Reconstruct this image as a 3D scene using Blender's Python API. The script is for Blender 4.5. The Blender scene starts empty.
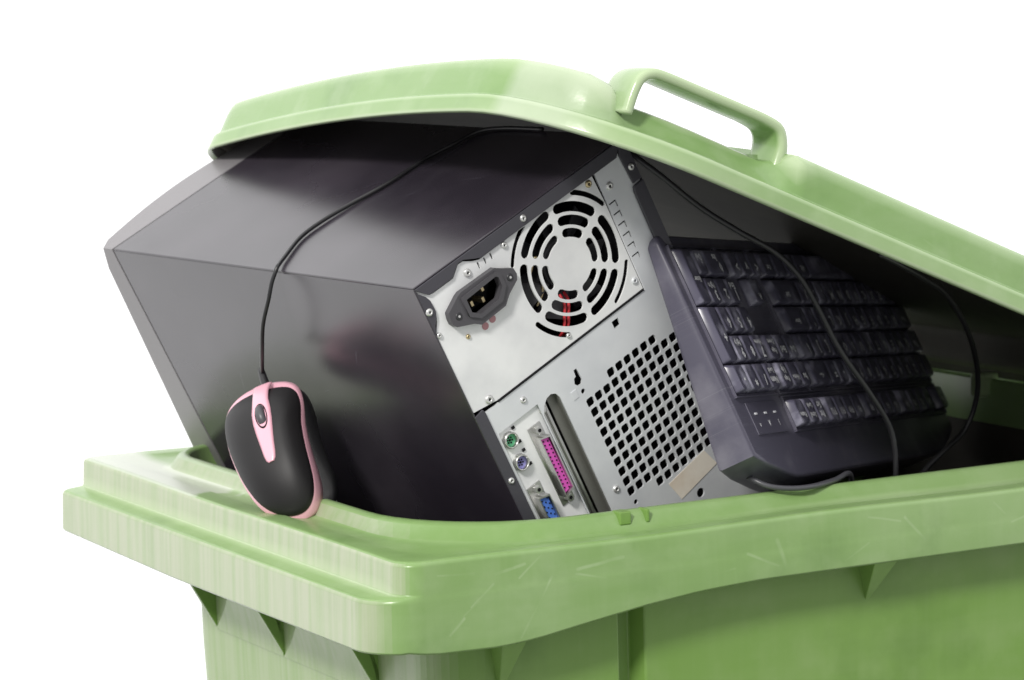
import bpy, bmesh, math, random
from mathutils import Vector, Matrix
random.seed(7)
C = bpy.context.scene.collection
Z0 = 0.95                      # height of the bin rim above the ground
PI = math.pi

# ------------------------------------------------------------------ helpers
def V(*a): return Vector(a)

def tag(o, label=None, cat=None, group=None, kind=None):
    if label: o['label'] = label
    if cat: o['category'] = cat
    if group: o['group'] = group
    if kind: o['kind'] = kind
    return o

FR = {}                        # frame of every root: (origin in the frame's own numbers)
def root(name, mat, base):
    """Empty at 'base' (given in frame coordinates); frame -> world by mat."""
    o = bpy.data.objects.new(name, None); C.objects.link(o)
    o.empty_display_size = .05
    b = Vector(base)
    o.matrix_world = mat @ Matrix.Translation(b)
    FR[o.name] = b
    return o

def frame(R, T, zoff=Z0):
    m = Matrix.Identity(4)
    for i in range(3):
        for j in range(3): m[i][j] = R[i][j]
    m[0][3], m[1][3], m[2][3] = T[0], T[1], T[2] + zoff
    return m

def link(name, me, mats, parent, base=None, smooth=False):
    o = bpy.data.objects.new(name, me); C.objects.link(o)
    if not isinstance(mats, (list, tuple)): mats = [mats]
    for m in mats: me.materials.append(m)
    if smooth:
        for p in me.polygons: p.use_smooth = True
    if parent is not None:
        o.parent = parent
        b = base if base is not None else FR.get(top(parent).name, V(0, 0, 0))
        me.transform(Matrix.Translation(-b))
    return o

def top(o):
    while o.parent: o = o.parent
    return o

def mesh(name, vs, fs, mats, parent=None, smooth=False, bevel=0, seg=2, base=None, fix=True, ang=35):
    me = bpy.data.meshes.new(name)
    me.from_pydata([tuple(v) for v in vs], [], fs); me.update()
    if fix:
        bm = bmesh.new(); bm.from_mesh(me); bmesh.ops.recalc_face_normals(bm, faces=bm.faces); bm.to_mesh(me); bm.free()
    o = link(name, me, mats, parent, base, smooth)
    if bevel:
        b = o.modifiers.new('bevel', 'BEVEL'); b.width = bevel; b.segments = seg; b.limit_method = 'ANGLE'; b.angle_limit = math.radians(ang)
    return o

class MB:
    def __init__(s): s.v = []; s.f = []; s.m = []
    def add(s, vs, fs, mi=0):
        n = len(s.v); s.v += [Vector(v) for v in vs]; s.f += [tuple(i + n for i in f) for f in fs]; s.m += [mi] * len(fs)
    def box(s, a, b, mi=0):
        x0, y0, z0 = a; x1, y1, z1 = b
        s.add([(x0,y0,z0),(x1,y0,z0),(x1,y1,z0),(x0,y1,z0),(x0,y0,z1),(x1,y0,z1),(x1,y1,z1),(x0,y1,z1)],
              [(0,3,2,1),(4,5,6,7),(0,1,5,4),(1,2,6,5),(2,3,7,6),(3,0,4,7)], mi)
    def prism(s, poly, z0, z1, mi=0):
        n = len(poly)
        s.add([(x, y, z0) for x, y in poly] + [(x, y, z1) for x, y in poly],
              [tuple(range(n))[::-1], tuple(range(n, 2*n))] + [(i, (i+1) % n, n + (i+1) % n, n + i) for i in range(n)], mi)
    def cyl(s, c, r, z0, z1, n=20, mi=0, r2=None):
        r2 = r if r2 is None else r2
        x, y = c
        a = [(x + r*math.cos(2*PI*i/n), y + r*math.sin(2*PI*i/n), z0) for i in range(n)]
        b = [(x + r2*math.cos(2*PI*i/n), y + r2*math.sin(2*PI*i/n), z1) for i in range(n)]
        s.add(a + b, [tuple(range(n))[::-1], tuple(range(n, 2*n))] + [(i, (i+1) % n, n + (i+1) % n, n + i) for i in range(n)], mi)
    def build(s, name, mats, parent=None, smooth=False, bevel=0, seg=2, base=None):
        o = mesh(name, s.v, s.f, mats, parent, smooth, bevel, seg, base)
        for p, mi in zip(o.data.polygons, s.m): p.material_index = mi
        return o

def smooth_path(pts, n=8):
    pts = [Vector(p) for p in pts]; out = []
    for i in range(len(pts) - 1):
        p0 = pts[max(i-1, 0)]; p1 = pts[i]; p2 = pts[i+1]; p3 = pts[min(i+2, len(pts)-1)]
        for k in range(n):
            t = k / n
            out.append(.5*((2*p1) + (p2-p0)*t + (2*p0-5*p1+4*p2-p3)*t*t + (3*p1-p0-3*p2+p3)*t**3))
    out.append(pts[-1]); return out

def tube(name, pts, r, mat, parent=None, n=8, sides=10, base=None):
    P = smooth_path(pts, n); vs = []; fs = []
    up = V(.1, .2, 1).normalized(); T = (P[1]-P[0]).normalized()
    N = (up - T*up.dot(T)).normalized()
    for i, p in enumerate(P):
        T = (P[min(i+1, len(P)-1)] - P[max(i-1, 0)]).normalized()
        N = (N - T*N.dot(T)).normalized(); B = T.cross(N)
        rr = r(i/(len(P)-1)) if callable(r) else r
        for k in range(sides):
            a = 2*PI*k/sides; vs.append(p + N*rr*math.cos(a) + B*rr*math.sin(a))
    for i in range(len(P)-1):
        for k in range(sides):
            a, b = i*sides+k, i*sides+(k+1) % sides
            fs.append((a, b, b+sides, a+sides))
    fs.append(tuple(range(sides))[::-1]); fs.append(tuple(range((len(P)-1)*sides, len(P)*sides)))
    return mesh(name, vs, fs, mat, parent, True, base=base)

def holes_sheet(name, outer, holes, z, th, mat, parent, bevel=0.0):
    """flat sheet in the frame's xy plane with real openings; z .. z+th"""
    cu = bpy.data.curves.new(name, 'CURVE'); cu.dimensions = '2D'; cu.fill_mode = 'BOTH'
    cu.extrude = th/2
    for poly in [outer] + holes:
        sp = cu.splines.new('POLY'); sp.points.add(len(poly)-1)
        for q, (x, y) in zip(sp.points, poly): q.co = (x, y, 0, 1)
        sp.use_cyclic_u = True
    tmp = bpy.data.objects.new('sheet_tmp', cu); C.objects.link(tmp)
    dg = bpy.context.evaluated_depsgraph_get(); dg.update()
    me = bpy.data.meshes.new_from_object(tmp.evaluated_get(dg))
    bpy.data.objects.remove(tmp); bpy.data.curves.remove(cu)
    me.name = name; me.materials.clear()
    me.transform(Matrix.Translation((0, 0, z + th/2)))
    return link(name, me, mat, parent)

def loft(loops, closed_ends=(False, False)):
    n = len(loops[0]); vs = [p for l in loops for p in l]; fs = []
    for i in range(len(loops)-1):
        for k in range(n):
            a, b = i*n+k, i*n+(k+1) % n
            fs.append((a, b, b+n, a+n))
    if closed_ends[0]: fs.append(tuple(range(n))[::-1])
    if closed_ends[1]: fs.append(tuple(range((len(loops)-1)*n, len(loops)*n)))
    return vs, fs

# ------------------------------------------------------------------ materials
def mat(name, col, rough=.5, metal=0, spec=.5, coat=0):
    m = bpy.data.materials.new(name); m.use_nodes = True
    b = m.node_tree.nodes['Principled BSDF']
    b.inputs['Base Color'].default_value = (*col, 1); b.inputs['Roughness'].default_value = rough
    b.inputs['Metallic'].default_value = metal; b.inputs['Specular IOR Level'].default_value = spec
    b.inputs['Coat Weight'].default_value = coat
    return m, m.node_tree, b

def noisecol(m, nt, b, c1, c2, scale, stretch=(1, 1, 1), lo=.4, hi=.65, detail=5, prev=None, fac=1.0):
    N, L = nt.nodes, nt.links
    tc = N.new('ShaderNodeTexCoord'); mp = N.new('ShaderNodeMapping'); mp.inputs['Scale'].default_value = stretch
    nz = N.new('ShaderNodeTexNoise'); nz.inputs['Scale'].default_value = scale; nz.inputs['Detail'].default_value = detail
    rp = N.new('ShaderNodeMapRange'); rp.inputs['From Min'].default_value = lo; rp.inputs['From Max'].default_value = hi
    rp.inputs['To Max'].default_value = fac
    mx = N.new('ShaderNodeMix'); mx.data_type = 'RGBA'
    L.new(tc.outputs['Object'], mp.inputs[0]); L.new(mp.outputs[0], nz.inputs['Vector']); L.new(nz.outputs['Fac'], rp.inputs[0])
    L.new(rp.outputs[0], mx.inputs['Factor'])
    if prev is None: mx.inputs['A'].default_value = (*c1, 1)
    else: L.new(prev, mx.inputs['A'])
    mx.inputs['B'].default_value = (*c2, 1)
    return mx.outputs['Result'], rp.outputs[0], nz.outputs['Fac']

def scratches(nt, prev, col, rots, scale=9, width=.012, amount=.6):
    """thin straight-ish light scratches, broken up by noise"""
    N, L = nt.nodes, nt.links
    for i, rot in enumerate(rots):
        tc = N.new('ShaderNodeTexCoord'); mp = N.new('ShaderNodeMapping')
        mp.inputs['Rotation'].default_value = rot; mp.inputs['Location'].default_value = (i*1.7, i*.9, i*2.3)
        nz = N.new('ShaderNodeTexNoise'); nz.inputs['Scale'].default_value = scale; nz.inputs['Detail'].default_value = 0
        mp.inputs['Scale'].default_value = (.7, 45, 0)
        sb = N.new('ShaderNodeMath'); sb.operation = 'SUBTRACT'; sb.inputs[1].default_value = .52
        ab = N.new('ShaderNodeMath'); ab.operation = 'ABSOLUTE'
        rp = N.new('ShaderNodeMapRange'); rp.inputs['From Min'].default_value = 0; rp.inputs['From Max'].default_value = width
        rp.inputs['To Min'].default_value = 1; rp.inputs['To Max'].default_value = 0
        n2 = N.new('ShaderNodeTexNoise'); n2.inputs['Scale'].default_value = 14; n2.inputs['Detail'].default_value = 2
        r2 = N.new('ShaderNodeMapRange'); r2.inputs['From Min'].default_value = .52; r2.inputs['From Max'].default_value = .66; r2.inputs['To Max'].default_value = amount
        ml = N.new('ShaderNodeMath'); ml.operation = 'MULTIPLY'
        mx = N.new('ShaderNodeMix'); mx.data_type = 'RGBA'; mx.inputs['B'].default_value = (*col, 1)
        L.new(tc.outputs['Object'], mp.inputs[0]); L.new(mp.outputs[0], nz.inputs['Vector']); L.new(nz.outputs['Fac'], sb.inputs[0])
        L.new(sb.outputs[0], ab.inputs[0]); L.new(ab.outputs[0], rp.inputs[0])
        L.new(tc.outputs['Object'], n2.inputs['Vector']); L.new(n2.outputs['Fac'], r2.inputs[0])
        L.new(rp.outputs[0], ml.inputs[0]); L.new(r2.outputs[0], ml.inputs[1]); L.new(ml.outputs[0], mx.inputs['Factor'])
        L.new(prev, mx.inputs['A']); prev = mx.outputs['Result']
    return prev

def seg_scratches(nt, prev, col, segs, amount=.7):
    """individual straight scuffs, each a short line lying on the surface (object space)"""
    N, L = nt.nodes, nt.links
    tc = N.new('ShaderNodeTexCoord')
    nz = N.new('ShaderNodeTexNoise'); nz.inputs['Scale'].default_value = 45; nz.inputs['Detail'].default_value = 3; L.new(tc.outputs['Object'], nz.inputs['Vector'])
    mn = N.new('ShaderNodeMapRange'); mn.inputs['From Min'].default_value = .38; mn.inputs['From Max'].default_value = .6; mn.inputs['To Min'].default_value = .15; mn.inputs['To Max'].default_value = 1; L.new(nz.outputs['Fac'], mn.inputs[0])
    def vm(op, a, b=None):
        n = N.new('ShaderNodeVectorMath'); n.operation = op
        for i, q in enumerate((a, b)):
            if q is None: continue
            if isinstance(q, (tuple, Vector)): n.inputs[i].default_value = tuple(q)
            else: L.new(q, n.inputs[i])
        return n
    # slight wobble so that the lines are not ruler straight
    n2 = N.new('ShaderNodeTexNoise'); n2.inputs['Scale'].default_value = 25; L.new(tc.outputs['Object'], n2.inputs['Vector'])
    wob = vm('SUBTRACT', n2.outputs['Color'], (.5, .5, .5)); ws = N.new('ShaderNodeVectorMath'); ws.operation = 'SCALE'; ws.inputs['Scale'].default_value = .0025; L.new(wob.outputs[0], ws.inputs[0])
    P = vm('ADD', tc.outputs['Object'], ws.outputs[0]).outputs[0]
    acc = None
    for A, B, wd, am in segs:
        A, B = Vector(A), Vector(B); D = B-A
        pa = vm('SUBTRACT', P, A).outputs[0]
        dt = vm('DOT_PRODUCT', pa, D/D.length_squared).outputs['Value']
        cl = N.new('ShaderNodeClamp'); L.new(dt, cl.inputs[0])
        sc_ = N.new('ShaderNodeVectorMath'); sc_.operation = 'SCALE'; sc_.inputs[0].default_value = tuple(D); L.new(cl.outputs[0], sc_.inputs['Scale'])
        df = vm('SUBTRACT', pa, sc_.outputs[0]).outputs[0]; ln = vm('LENGTH', df).outputs['Value']
        mr = N.new('ShaderNodeMapRange'); mr.inputs['From Min'].default_value = wd*.4; mr.inputs['From Max'].default_value = wd; mr.inputs['To Min'].default_value = am; mr.inputs['To Max'].default_value = 0; L.new(ln, mr.inputs[0])
        if acc is None: acc = mr.outputs[0]
        else:
            mx = N.new('ShaderNodeMath'); mx.operation = 'MAXIMUM'; L.new(acc, mx.inputs[0]); L.new(mr.outputs[0], mx.inputs[1]); acc = mx.outputs[0]
    m1 = N.new('ShaderNodeMath'); m1.operation = 'MULTIPLY'; L.new(acc, m1.inputs[0]); L.new(mn.outputs[0], m1.inputs[1])
    mx = N.new('ShaderNodeMix'); mx.data_type = 'RGBA'; mx.inputs['B'].default_value = (*col, 1); L.new(m1.outputs[0], mx.inputs['Factor']); L.new(prev, mx.inputs['A'])
    return mx.outputs['Result']

def bump(nt, b, scale, strength, dist=.001, stretch=(1, 1, 1), detail=3):
    N, L = nt.nodes, nt.links
    tc = N.new('ShaderNodeTexCoord'); mp = N.new('ShaderNodeMapping'); mp.inputs['Scale'].default_value = stretch
    nz = N.new('ShaderNodeTexNoise'); nz.inputs['Scale'].default_value = scale; nz.inputs['Detail'].default_value = detail
    bp = N.new('ShaderNodeBump'); bp.inputs['Strength'].default_value = strength; bp.inputs['Distance'].default_value = dist
    L.new(tc.outputs['Object'], mp.inputs[0]); L.new(mp.outputs[0], nz.inputs['Vector']); L.new(nz.outputs['Fac'], bp.inputs['Height'])
    L.new(bp.outputs[0], b.inputs['Normal'])

def green(name, base, pale, dark, streak=.12, blot=.35, rough=.34, bleach_glare=0.0, scr=.6, segs=None, edges=True, patch=None):
    m, nt, b = mat(name, base, rough, 0, .5)
    N, Lk = nt.nodes, nt.links
    c, _, _ = noisecol(m, nt, b, base, pale, 7, (1, 1, 1), .45, .75, 6, fac=blot)
    c, _, _ = noisecol(m, nt, b, None, dark, 16, (1, 1, 1), .54, .74, 9, prev=c, fac=.42)         # worn dirt
    c, _, _ = noisecol(m, nt, b, None, pale, 34, (1, 1, 1), .50, .68, 9, prev=c, fac=.22)         # rubbed haze
    c, _, _ = noisecol(m, nt, b, None, pale, 5, (1, 1, 7), .50, .66, 8, prev=c, fac=.16)          # long soft rub marks
    if streak:
        c, _, _ = noisecol(m, nt, b, None, pale, 26, (6, 6, .35), .48, .66, 4, prev=c, fac=streak)   # rain streaks run down
    if bleach_glare:   # left faces paler: weathering, plus side light painted into the colour
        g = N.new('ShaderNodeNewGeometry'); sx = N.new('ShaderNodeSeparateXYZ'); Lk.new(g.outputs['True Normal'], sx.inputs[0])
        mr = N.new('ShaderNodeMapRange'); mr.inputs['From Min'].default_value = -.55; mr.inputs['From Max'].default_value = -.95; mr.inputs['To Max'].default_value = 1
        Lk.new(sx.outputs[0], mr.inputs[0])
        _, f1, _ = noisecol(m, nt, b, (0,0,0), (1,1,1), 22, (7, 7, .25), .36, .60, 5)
        a1 = N.new('ShaderNodeMapRange'); a1.inputs['To Min'].default_value = bleach_glare*.56; a1.inputs['To Max'].default_value = bleach_glare; Lk.new(f1, a1.inputs[0])
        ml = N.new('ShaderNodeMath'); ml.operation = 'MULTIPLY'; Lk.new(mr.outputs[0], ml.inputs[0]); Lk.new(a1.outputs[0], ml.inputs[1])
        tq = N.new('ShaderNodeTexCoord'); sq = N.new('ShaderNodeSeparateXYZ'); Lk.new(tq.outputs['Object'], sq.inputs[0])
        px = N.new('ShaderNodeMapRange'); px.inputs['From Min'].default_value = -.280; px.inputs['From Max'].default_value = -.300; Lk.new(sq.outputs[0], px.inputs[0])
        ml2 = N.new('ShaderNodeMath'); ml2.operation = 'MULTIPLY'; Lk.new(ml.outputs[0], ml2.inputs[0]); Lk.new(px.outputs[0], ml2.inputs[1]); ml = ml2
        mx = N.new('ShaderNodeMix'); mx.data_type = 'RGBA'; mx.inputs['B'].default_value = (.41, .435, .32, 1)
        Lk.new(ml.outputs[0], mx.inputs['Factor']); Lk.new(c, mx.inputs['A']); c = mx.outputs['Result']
        # painted glare, a whitish patch on top of the far corner
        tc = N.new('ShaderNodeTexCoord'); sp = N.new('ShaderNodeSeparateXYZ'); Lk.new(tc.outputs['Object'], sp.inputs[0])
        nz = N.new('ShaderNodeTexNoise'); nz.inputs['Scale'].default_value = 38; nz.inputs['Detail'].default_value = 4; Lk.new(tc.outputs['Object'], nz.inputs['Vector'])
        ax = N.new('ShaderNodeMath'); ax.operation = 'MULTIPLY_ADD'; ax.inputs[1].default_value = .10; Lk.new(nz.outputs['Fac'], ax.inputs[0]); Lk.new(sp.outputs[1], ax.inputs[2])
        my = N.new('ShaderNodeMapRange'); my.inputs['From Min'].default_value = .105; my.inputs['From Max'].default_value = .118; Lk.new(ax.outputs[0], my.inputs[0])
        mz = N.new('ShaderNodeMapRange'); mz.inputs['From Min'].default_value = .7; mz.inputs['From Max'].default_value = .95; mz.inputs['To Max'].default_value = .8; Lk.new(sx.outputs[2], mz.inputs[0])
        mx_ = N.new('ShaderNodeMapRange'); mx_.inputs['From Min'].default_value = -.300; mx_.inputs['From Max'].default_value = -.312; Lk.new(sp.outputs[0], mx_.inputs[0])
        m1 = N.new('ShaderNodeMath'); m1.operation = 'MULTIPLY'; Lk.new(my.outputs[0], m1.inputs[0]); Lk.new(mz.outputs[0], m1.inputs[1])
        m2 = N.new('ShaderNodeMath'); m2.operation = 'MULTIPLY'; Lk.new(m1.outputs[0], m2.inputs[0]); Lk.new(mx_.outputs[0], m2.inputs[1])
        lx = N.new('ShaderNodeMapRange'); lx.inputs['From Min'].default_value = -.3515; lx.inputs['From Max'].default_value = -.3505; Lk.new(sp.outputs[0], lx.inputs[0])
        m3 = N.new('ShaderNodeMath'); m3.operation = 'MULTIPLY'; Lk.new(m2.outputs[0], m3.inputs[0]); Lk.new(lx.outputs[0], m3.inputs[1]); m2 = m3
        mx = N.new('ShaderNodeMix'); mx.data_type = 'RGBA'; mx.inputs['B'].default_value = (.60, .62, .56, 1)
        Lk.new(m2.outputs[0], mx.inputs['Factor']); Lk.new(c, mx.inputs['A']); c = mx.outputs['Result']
    # rubbed pale edges
    g = N.new('ShaderNodeNewGeometry'); mr = N.new('ShaderNodeMapRange'); mr.inputs['From Min'].default_value = .515; mr.inputs['From Max'].default_value = .56; mr.inputs['To Max'].default_value = .6 if edges else 0
    Lk.new(g.outputs['Pointiness'], mr.inputs[0]); mx = N.new('ShaderNodeMix'); mx.data_type = 'RGBA'; mx.inputs['B'].default_value = (.58, .68, .46, 1)
    Lk.new(mr.outputs[0], mx.inputs['Factor']); Lk.new(c, mx.inputs['A']); c = mx.outputs['Result']
    if segs: c = seg_scratches(nt, c, (.50, .61, .40), [(A, B, w_*1.6, a_*.42) for A, B, w_, a_ in segs])
    if patch:    # painted glare: glossy reflection at the near corner put into the colour
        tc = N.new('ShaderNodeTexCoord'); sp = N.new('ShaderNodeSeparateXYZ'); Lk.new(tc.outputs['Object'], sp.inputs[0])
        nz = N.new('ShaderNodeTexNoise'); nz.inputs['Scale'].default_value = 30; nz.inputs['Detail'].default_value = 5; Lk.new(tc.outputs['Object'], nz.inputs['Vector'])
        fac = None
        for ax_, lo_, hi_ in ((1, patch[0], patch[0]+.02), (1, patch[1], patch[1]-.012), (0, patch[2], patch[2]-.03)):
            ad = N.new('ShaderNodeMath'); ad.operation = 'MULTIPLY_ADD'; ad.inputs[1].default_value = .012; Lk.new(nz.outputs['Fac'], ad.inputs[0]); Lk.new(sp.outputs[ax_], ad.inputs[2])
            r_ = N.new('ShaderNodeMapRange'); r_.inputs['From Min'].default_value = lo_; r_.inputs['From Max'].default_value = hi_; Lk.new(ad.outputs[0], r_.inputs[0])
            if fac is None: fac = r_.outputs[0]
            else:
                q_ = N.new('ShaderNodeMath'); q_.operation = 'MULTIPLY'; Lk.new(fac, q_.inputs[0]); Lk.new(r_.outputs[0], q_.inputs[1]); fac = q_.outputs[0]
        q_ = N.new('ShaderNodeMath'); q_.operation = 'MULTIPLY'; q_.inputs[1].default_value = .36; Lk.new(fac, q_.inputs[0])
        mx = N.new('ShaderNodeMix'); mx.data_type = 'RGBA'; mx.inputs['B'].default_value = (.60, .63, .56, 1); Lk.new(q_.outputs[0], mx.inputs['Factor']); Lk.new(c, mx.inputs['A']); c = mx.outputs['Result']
    Lk.new(c, b.inputs['Base Color'])
    bump(nt, b, 140, .16, .0008, detail=6)
    return m

def RS(x, z, y=0): return (x-.35, y-.2583, z+.95)       # rim numbers -> object space of the bin's meshes
rnd = random.Random(3)
RSEG = [(RS(.100, -.018), RS(.078, -.052), .0008, .8), (RS(.062, -.012), RS(.082, -.008), .0008, .5), (RS(.045, -.030), RS(.060, -.018), .0007, .6), (RS(.118, -.016), RS(.150, -.012), .0009, .6),
        (RS(.030, -.045), RS(.040, -.036), .0009, .8), (RS(.24, -.020), RS(.262, -.030), .0008, .5), (RS(.262, -.014), RS(.268, -.031), .0012, .5), (RS(.36, -.010), RS(.375, -.026), .0008, .5), (RS(.19, -.034), RS(.23, -.028), .0007, .5)]
for _ in range(9):
    x, z = rnd.uniform(.01, .46), rnd.uniform(-.035, -.005); a_ = rnd.uniform(-.9, .9); l_ = rnd.uniform(.008, .03)
    RSEG.append((RS(x, z), RS(x+l_*math.cos(a_), z+l_*math.sin(a_)), .0006, rnd.uniform(.25, .55)))
for _ in range(6):
    x, y = rnd.uniform(.03, .3), rnd.uniform(.006, .028); RSEG.append((RS(x, 0, y), RS(x+rnd.uniform(.01, .04), 0, y+rnd.uniform(-.004, .004)), .0009, .6))
LSEG = []
for _ in range(10):
    x = rnd.uniform(.12, .44); z = .22-.42*(x-.2)+rnd.uniform(0, .05); a_ = rnd.uniform(-.7, .1); l_ = rnd.uniform(.01, .035)
    LSEG.append((RS(x, z, -.002), RS(x+l_*math.cos(a_), z+l_*math.sin(a_), -.002), .0008, rnd.uniform(.3, .6)))
BSEG = []
for _ in range(8):
    x, z = rnd.uniform(.05, .46), rnd.uniform(-.16, -.06); a_ = rnd.uniform(-1.2, 1.2); l_ = rnd.uniform(.01, .04)
    BSEG.append((RS(x, z, .031), RS(x+l_*math.cos(a_), z+l_*math.sin(a_), .031), .0007, .35))
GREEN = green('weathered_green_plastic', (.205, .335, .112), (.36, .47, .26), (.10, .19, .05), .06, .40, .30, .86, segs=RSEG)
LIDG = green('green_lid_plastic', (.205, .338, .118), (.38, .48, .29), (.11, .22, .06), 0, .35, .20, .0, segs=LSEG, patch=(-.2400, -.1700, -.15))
INNER = green('grimy_shaded_inside', (.045, .041, .032), (.085, .073, .06), (.025, .022, .018), .05, .6, .75, 0, edges=False)  # brown grime, with the deep shade inside also put into its colour
BODY  = green('green_plastic_wall', (.160, .295, .058), (.26, .37, .15), (.09, .18, .035), .05, .25, .38, .5, segs=BSEG, edges=False)

CASE, nt, b = mat('satin_black_paint', (.04, .035, .045), .28, 0, .8); b.inputs['IOR'].default_value = 1.56
c, f, _ = noisecol(CASE, nt, b, (.024, .020, .028), (.050, .042, .054), 9, (1, 1, 1), .42, .72, 7)
c, f, _ = noisecol(CASE, nt, b, None, (.085, .08, .092), 14, (1, 1, 1), .52, .80, 9, prev=c, fac=.35)     # dust
cseg = []
def PS(u, w, v=0): return (u-.092, v-.345, w-.18575)     # case numbers -> object space
for _ in range(16):
    u, w_ = rnd.uniform(.02, .16), rnd.uniform(.03, .30); a_ = rnd.gauss(2.0, .35); l_ = rnd.uniform(.01, .07)
    cseg.append((PS(u, w_), PS(u+l_*math.cos(a_), w_+l_*math.sin(a_)), rnd.uniform(.0005, .0009), rnd.uniform(.25, .7)))
for _ in range(5):
    v_, w_ = rnd.uniform(.02, .12), rnd.uniform(.05, .33); a_ = rnd.uniform(0, 3); l_ = rnd.uniform(.01, .04)
    cseg.append((PS(0, w_, v_), PS(0, w_+l_*math.cos(a_), v_+l_*math.sin(a_)), .0006, rnd.uniform(.2, .45)))
c = seg_scratches(nt, c, (.22, .21, .26), [(A, B, w_*.8, a_*.7) for A, B, w_, a_ in cseg])
nt.links.new(c, b.inputs['Base Color'])
_, _, nf = noisecol(CASE, nt, b, (0, 0, 0), (1, 1, 1), 6, (1, 1, 1), .3, .7, 6)
rr = nt.nodes.new('ShaderNodeMapRange'); rr.inputs['To Min'].default_value = .20; rr.inputs['To Max'].default_value = .34
nt.links.new(nf, rr.inputs[0]); nt.links.new(rr.outputs[0], b.inputs['Roughness'])

FLANGE, nt, b = mat('dark_flange_paint', (.055, .053, .065), .42, 0, .6)
BEZEL, nt, b = mat('grey_bezel_plastic', (.2, .19, .2), .4, 0, .6)

PSU, nt, b = mat('pale_zinc_sheet', (.68, .69, .69), .45, .0, .5)
c, _, _ = noisecol(PSU, nt, b, (.86, .87, .87), (.72, .73, .74), 30, (1, 1, 1), .4, .7, 6); nt.links.new(c, b.inputs['Base Color'])
PANEL, nt, b = mat('grey_steel_panel', (.45, .47, .5), .4, .2, .5)
c, _, _ = noisecol(PANEL, nt, b, (.76, .78, .80), (.64, .66, .69), 25, (1, 1, 1), .4, .7, 6); nt.links.new(c, b.inputs['Base Color'])
STEEL, _, _ = mat('bright_steel', (.62, .62, .6), .28, .95)
SCREW, _, _ = mat('screw_zinc', (.75, .75, .74), .3, .7)
BRASS, _, _ = mat('brass', (.6, .5, .3), .35, .9)
HOLE, _, _ = mat('dark_recess', (.012, .012, .014), .7, 0, .2)
BLACKP, nt, b = mat('black_plastic', (.03, .03, .034), .42, 0, .5)
GREYP, nt, b = mat('charcoal_plastic', (.075, .072, .08), .4, 0, .5)
REDW, _, _ = mat('red_wire', (.55, .03, .04), .5)
REDM, _, _ = mat('faded_red_mark', (.45, .22, .24), .5)
STICK, nt, b = mat('beige_paper', (.72, .62, .5), .7)
c, _, _ = noisecol(STICK, nt, b, (.84, .78, .68), (.70, .60, .48), 40, (1, 1, 1), .4, .65); nt.links.new(c, b.inputs['Base Color'])
PORTG, _, _ = mat('green_port', (.12, .5, .25), .4)
PORTP, _, _ = mat('lilac_port', (.32, .3, .68), .4)
PORTM, _, _ = mat('magenta_port', (.68, .09, .48), .4)
PORTB, _, _ = mat('blue_port', (.09, .22, .72), .4)
PCB, _, _ = mat('dull_inner_steel', (.22, .22, .2), .5, .6)

KB, nt, b = mat('mottled_keyboard_plastic', (.05, .048, .062), .38, 0, .6)
c, _, _ = noisecol(KB, nt, b, (.085, .08, .115), (.24, .23, .27), 22, (1, 1, 1), .5, .78, 8, fac=.8)  # paler mottling over the dark plastic
c = scratches(nt, c, (.3, .3, .33), [(.3, .3, .2), (.3, 1.2, 1.3)], 14, .008, .5)
nt.links.new(c, b.inputs['Base Color'])
KEY, nt, b = mat('key_plastic_with_glints', (.045, .043, .058), .28, 0, .7)
c, _, _ = noisecol(KEY, nt, b, (.10, .095, .14), (.46, .45, .56), 55, (1, 1, 1), .50, .72, 8, fac=.8); nt.links.new(c, b.inputs['Base Color'])  # pale noise paints highlights into the key colour
LEG, _, _ = mat('white_legend', (.8, .8, .84), .5)
CORD, _, _ = mat('black_cord', (.018, .018, .02), .35, 0, .5)
CORDG, _, _ = mat('grey_cord', (.07, .07, .08), .35, 0, .5)
MBLK, nt, b = mat('mouse_black_rubber', (.013, .012, .013), .5, 0, .35); bump(nt, b, 1500, .15, .0003)
MGLS, _, _ = mat('mouse_gloss_black', (.008, .008, .009), .4, 0, .5)
PINK, _, _ = mat('mouse_pink', (.82, .44, .53), .3, 0, .5, .3)
SKID, _, _ = mat('mouse_foot_grey', (.4, .4, .38), .5)
GRND, nt, b = mat('grey_floor', (.3, .3, .3), .9, 0, .1)
c, _, _ = noisecol(GRND, nt, b, (.36, .36, .35), (.28, .28, .27), 3); nt.links.new(c, b.inputs['Base Color'])

# ------------------------------------------------------------------ setting
g = mesh('ground', [(-1.3, -1.3, 0), (1.7, -1.3, 0), (1.7, 1.25, 0), (-1.3, 1.25, 0)], [(0, 1, 2, 3)], GRND)  # unseen floor, kept grey and small to cut light bounced upwards
tag(g, kind='structure')

# ------------------------------------------------------------------ the bin
L, W = .70, .5166
BIN = root('wheelie_bin', frame(((1,0,0),(0,1,0),(0,0,1)), (0, 0, 0)), (L/2, W/2, -Z0))
tag(BIN, 'weathered light green wheelie bin with its lid propped open by the dumped computer', 'bin')

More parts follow.
